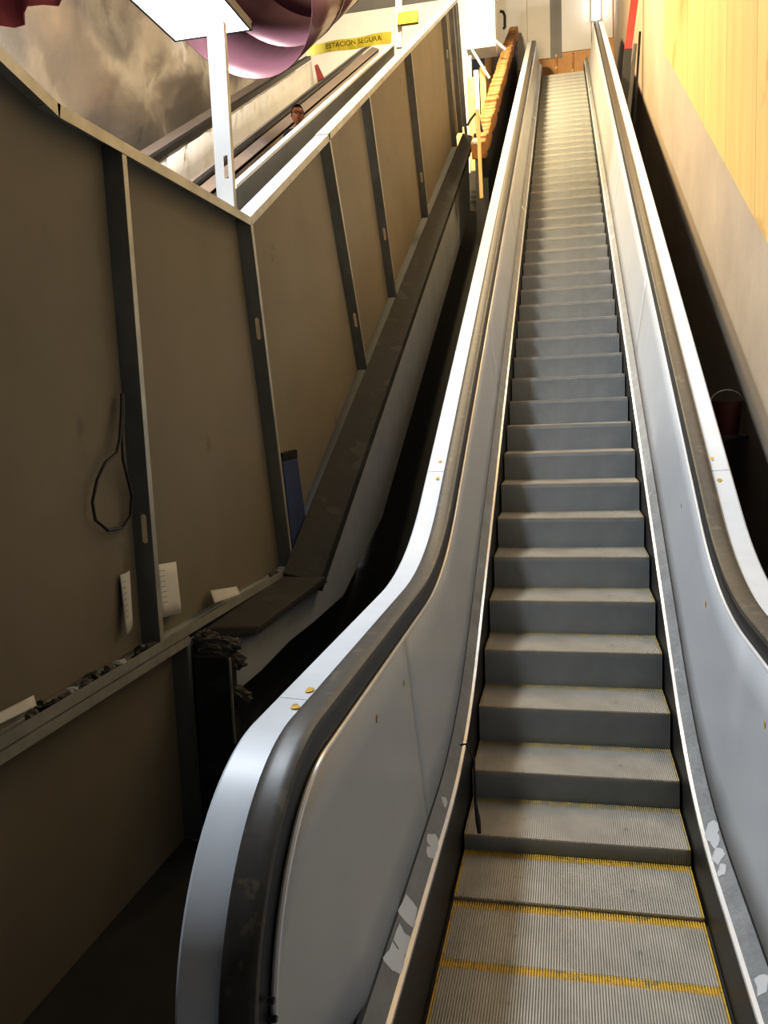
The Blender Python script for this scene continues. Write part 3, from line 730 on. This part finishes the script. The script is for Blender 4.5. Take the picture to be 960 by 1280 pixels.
tx = bpy.data.curves.new('lettering', 'FONT'); tx.body = 'ESTACION SEGURA'; tx.size = .135; tx.extrude = .002
to = bpy.data.objects.new('lettering', tx); C.objects.link(to); bpy.context.view_layer.update()
dg = bpy.context.evaluated_depsgraph_get(); mesh = bpy.data.meshes.new_from_object(to.evaluated_get(dg)); bpy.data.objects.remove(to)
mesh.materials.clear(); mesh.materials.append(mat('black_lettering', (10, 10, 10), .95, spec=.02))
to = bpy.data.objects.new('lettering', mesh); C.objects.link(to); to.parent = tp
w_ = max(v.co.x for v in mesh.vertices); c_l = at(407, 61, y=yt_-.06); c_r = at(477, 50, y=yt_-.06)
sx_ = (c_r-c_l).length/w_; ang = math.atan2(c_r.z-c_l.z, c_r.x-c_l.x)
to.matrix_local = Matrix.Translation(c_l) @ Matrix.Rotation(-ang, 4, 'Y') @ Matrix.Rotation(math.pi/2, 4, 'X') @ Matrix.Scale(sx_, 4)
yp = thing('yellow_post', 'yellow and white site post standing beyond the partition', 'post')
a, b = at(498, -30, y=9.3), at(499, 60, y=9.3)
MB().bar(a, b, .09, .06, (0, 1, 0)).build('pole', M_white, yp); c_ = at(510, 22, y=9.3)
MB().box((a.x-.02, 9.22, c_.z-.12), (a.x+.30, 9.30, c_.z+.06)).build('bracket', M_tape, yp)
rebase(yp, b)
pk = [at(393, 82, y=8.6), at(397, 80, y=8.6), at(405, 97, y=8.6), at(397, 102, y=8.6)]
ob = MB().hexa(pk, [p+Vector((0, .03, 0)) for p in pk]).build('pink_board', M_redcloth); tag(ob, 'small pink board tilted behind the neighbouring handrail', 'board')
rows = []
for i in range(13):
    t_ = i/12; e_ = at(-40+125*t_, 56-62*t_ + (-4 if t_ > .7 else 0), y=-1.4); rows.append([e_ + Vector((0, .05*math.sin(i*1.4)+.02*j, .16*j)) for j in range(6)])
tag(MB().grid(rows).build('red_cloth', M_redcloth, None, smooth=True, solid=.006), 'pinkish red cloth hanging at the top left corner', 'cloth')

# ---- worker whose head shows above the partition
pe_ = thing('person', 'person with dark hair and glasses, face showing above the partition rail', 'person')
hc = at(372, 144, x=-3.75)
fz = S*hc.y+.30
hgt = hc.z-fz
def skin(name, verts, edges, rad, m, parent, sub=2):
    me = bpy.data.meshes.new(name); me.from_pydata(verts, edges, []); me.materials.append(m)
    o = bpy.data.objects.new(name, me); C.objects.link(o); o.parent = parent
    md = o.modifiers.new('skin', 'SKIN'); md.use_smooth_shade = True
    for i, r_ in enumerate(rad): me.skin_vertices[0].data[i].radius = (r_[0], r_[1]) if isinstance(r_, tuple) else (r_, r_)
    me.skin_vertices[0].data[0].use_root = True
    sb = o.modifiers.new('sub', 'SUBSURF'); sb.levels = sub; sb.render_levels = sub
    return o
k_ = hgt/1.63
V = lambda x, y, z: (hc.x+x*k_, hc.y+y*k_, fz+z*k_)
vs = [V(0,0,.92), V(0,0,1.12), V(0,0,1.33), V(0,0,1.44), V(0,-.01,1.50), V(.17,0,1.40), V(.25,0,1.12), V(.26,-.06,.88), V(-.17,0,1.40), V(-.25,0,1.12), V(-.26,-.06,.88), V(.10,0,.86), V(.11,-.01,.48), V(.11,.02,.09), V(.11,-.13,.045), V(-.10,0,.86), V(-.11,-.01,.48), V(-.11,.02,.09), V(-.11,-.13,.045)]
es = [(0,1),(1,2),(2,3),(3,4),(2,5),(5,6),(6,7),(2,8),(8,9),(9,10),(0,11),(11,12),(12,13),(13,14),(0,15),(15,16),(16,17),(17,18)]
rd = [(.15,.11),(.14,.10),(.16,.11),.065,.055,.065,.05,.04,.065,.05,.04,.085,.06,.045,.04,.085,.06,.045,.04]
skin('clothed_body', vs, es, rd, M_shirt, pe_)
bmv = bmesh.new(); bmesh.ops.create_uvsphere(bmv, u_segments=28, v_segments=20, radius=1)
for v in bmv.verts:
    x_, y_, z_ = v.co
    wdt = .078*(1-.22*max(0, -z_)**1.5); v.co = Vector((x_*wdt, y_*.098*(1-.1*max(0, -z_)), z_*.12))
    if y_ < -.6 and abs(x_) < .18 and -.35 < z_ < .12: v.co.y -= .022*(1-abs(x_)/.18)*(1-abs(z_+.15)/.3 if abs(z_+.15) < .3 else 0)
me = bpy.data.meshes.new('head'); bmv.to_mesh(me); bmv.free(); me.materials.append(M_skin)
for p in me.polygons: p.use_smooth = True
hd = bpy.data.objects.new('head', me); C.objects.link(hd); hd.parent = pe_; hd.location = hc
hd.rotation_euler = (.05, 0, math.radians(25)); hd.scale = (1.12*k_,)*3
bmv = bmesh.new(); bmesh.ops.create_uvsphere(bmv, u_segments=28, v_segments=20, radius=1)
for v in list(bmv.verts):
    if v.co.z < -.25 or (v.co.y < -.35 and v.co.z < .52): bmv.verts.remove(v)
for v in bmv.verts: v.co = Vector((v.co.x*.085, v.co.y*.107+.004, v.co.z*.131+.004))
me = bpy.data.meshes.new('hair'); bmv.to_mesh(me); bmv.free(); me.materials.append(M_hair)
hr_ = bpy.data.objects.new('hair', me); C.objects.link(hr_); hr_.parent = hd
gm = MB()
for sx2 in (-1, 1):
    gm.tube([(sx2*.032+.025*math.cos(t), -.100, .012+.017*math.sin(t)) for t in [2*math.pi*i/12 for i in range(13)]], .004, 6)
    gm.tube([(sx2*.057, -.098, .014), (sx2*.080, -.02, .014)], .003, 6)
gm.tube([(-.008, -.101, .015), (.008, -.101, .015)], .003, 6)
gm.build('glasses', M_black, hd)
mo_ = MB().tube([(-.024, -.082, -.058), (0, -.088, -.060), (.024, -.082, -.058)], .0055, 6).build('mouth', mat('lips', (140, 66, 60), .6), hd)
for sx2 in (-1, 1):
    bmv = bmesh.new(); bmesh.ops.create_uvsphere(bmv, u_segments=10, v_segments=8, radius=.02)
    for v in bmv.verts: v.co = Vector((v.co.x*.4, v.co.y*.8, v.co.z*1.4))
    me = bpy.data.meshes.new('ear'); bmv.to_mesh(me); bmv.free(); me.materials.append(M_skin); o = bpy.data.objects.new('ear', me); C.objects.link(o); o.parent = hd; o.location = (sx2*.078, .0, -.005)
    bmv = bmesh.new(); bmesh.ops.create_uvsphere(bmv, u_segments=10, v_segments=8, radius=.009); me = bpy.data.meshes.new('eye'); bmv.to_mesh(me); bmv.free(); me.materials.append(M_black)
    o = bpy.data.objects.new('eye', me); C.objects.link(o); o.parent = hd; o.location = (sx2*.032, -.085, .012)
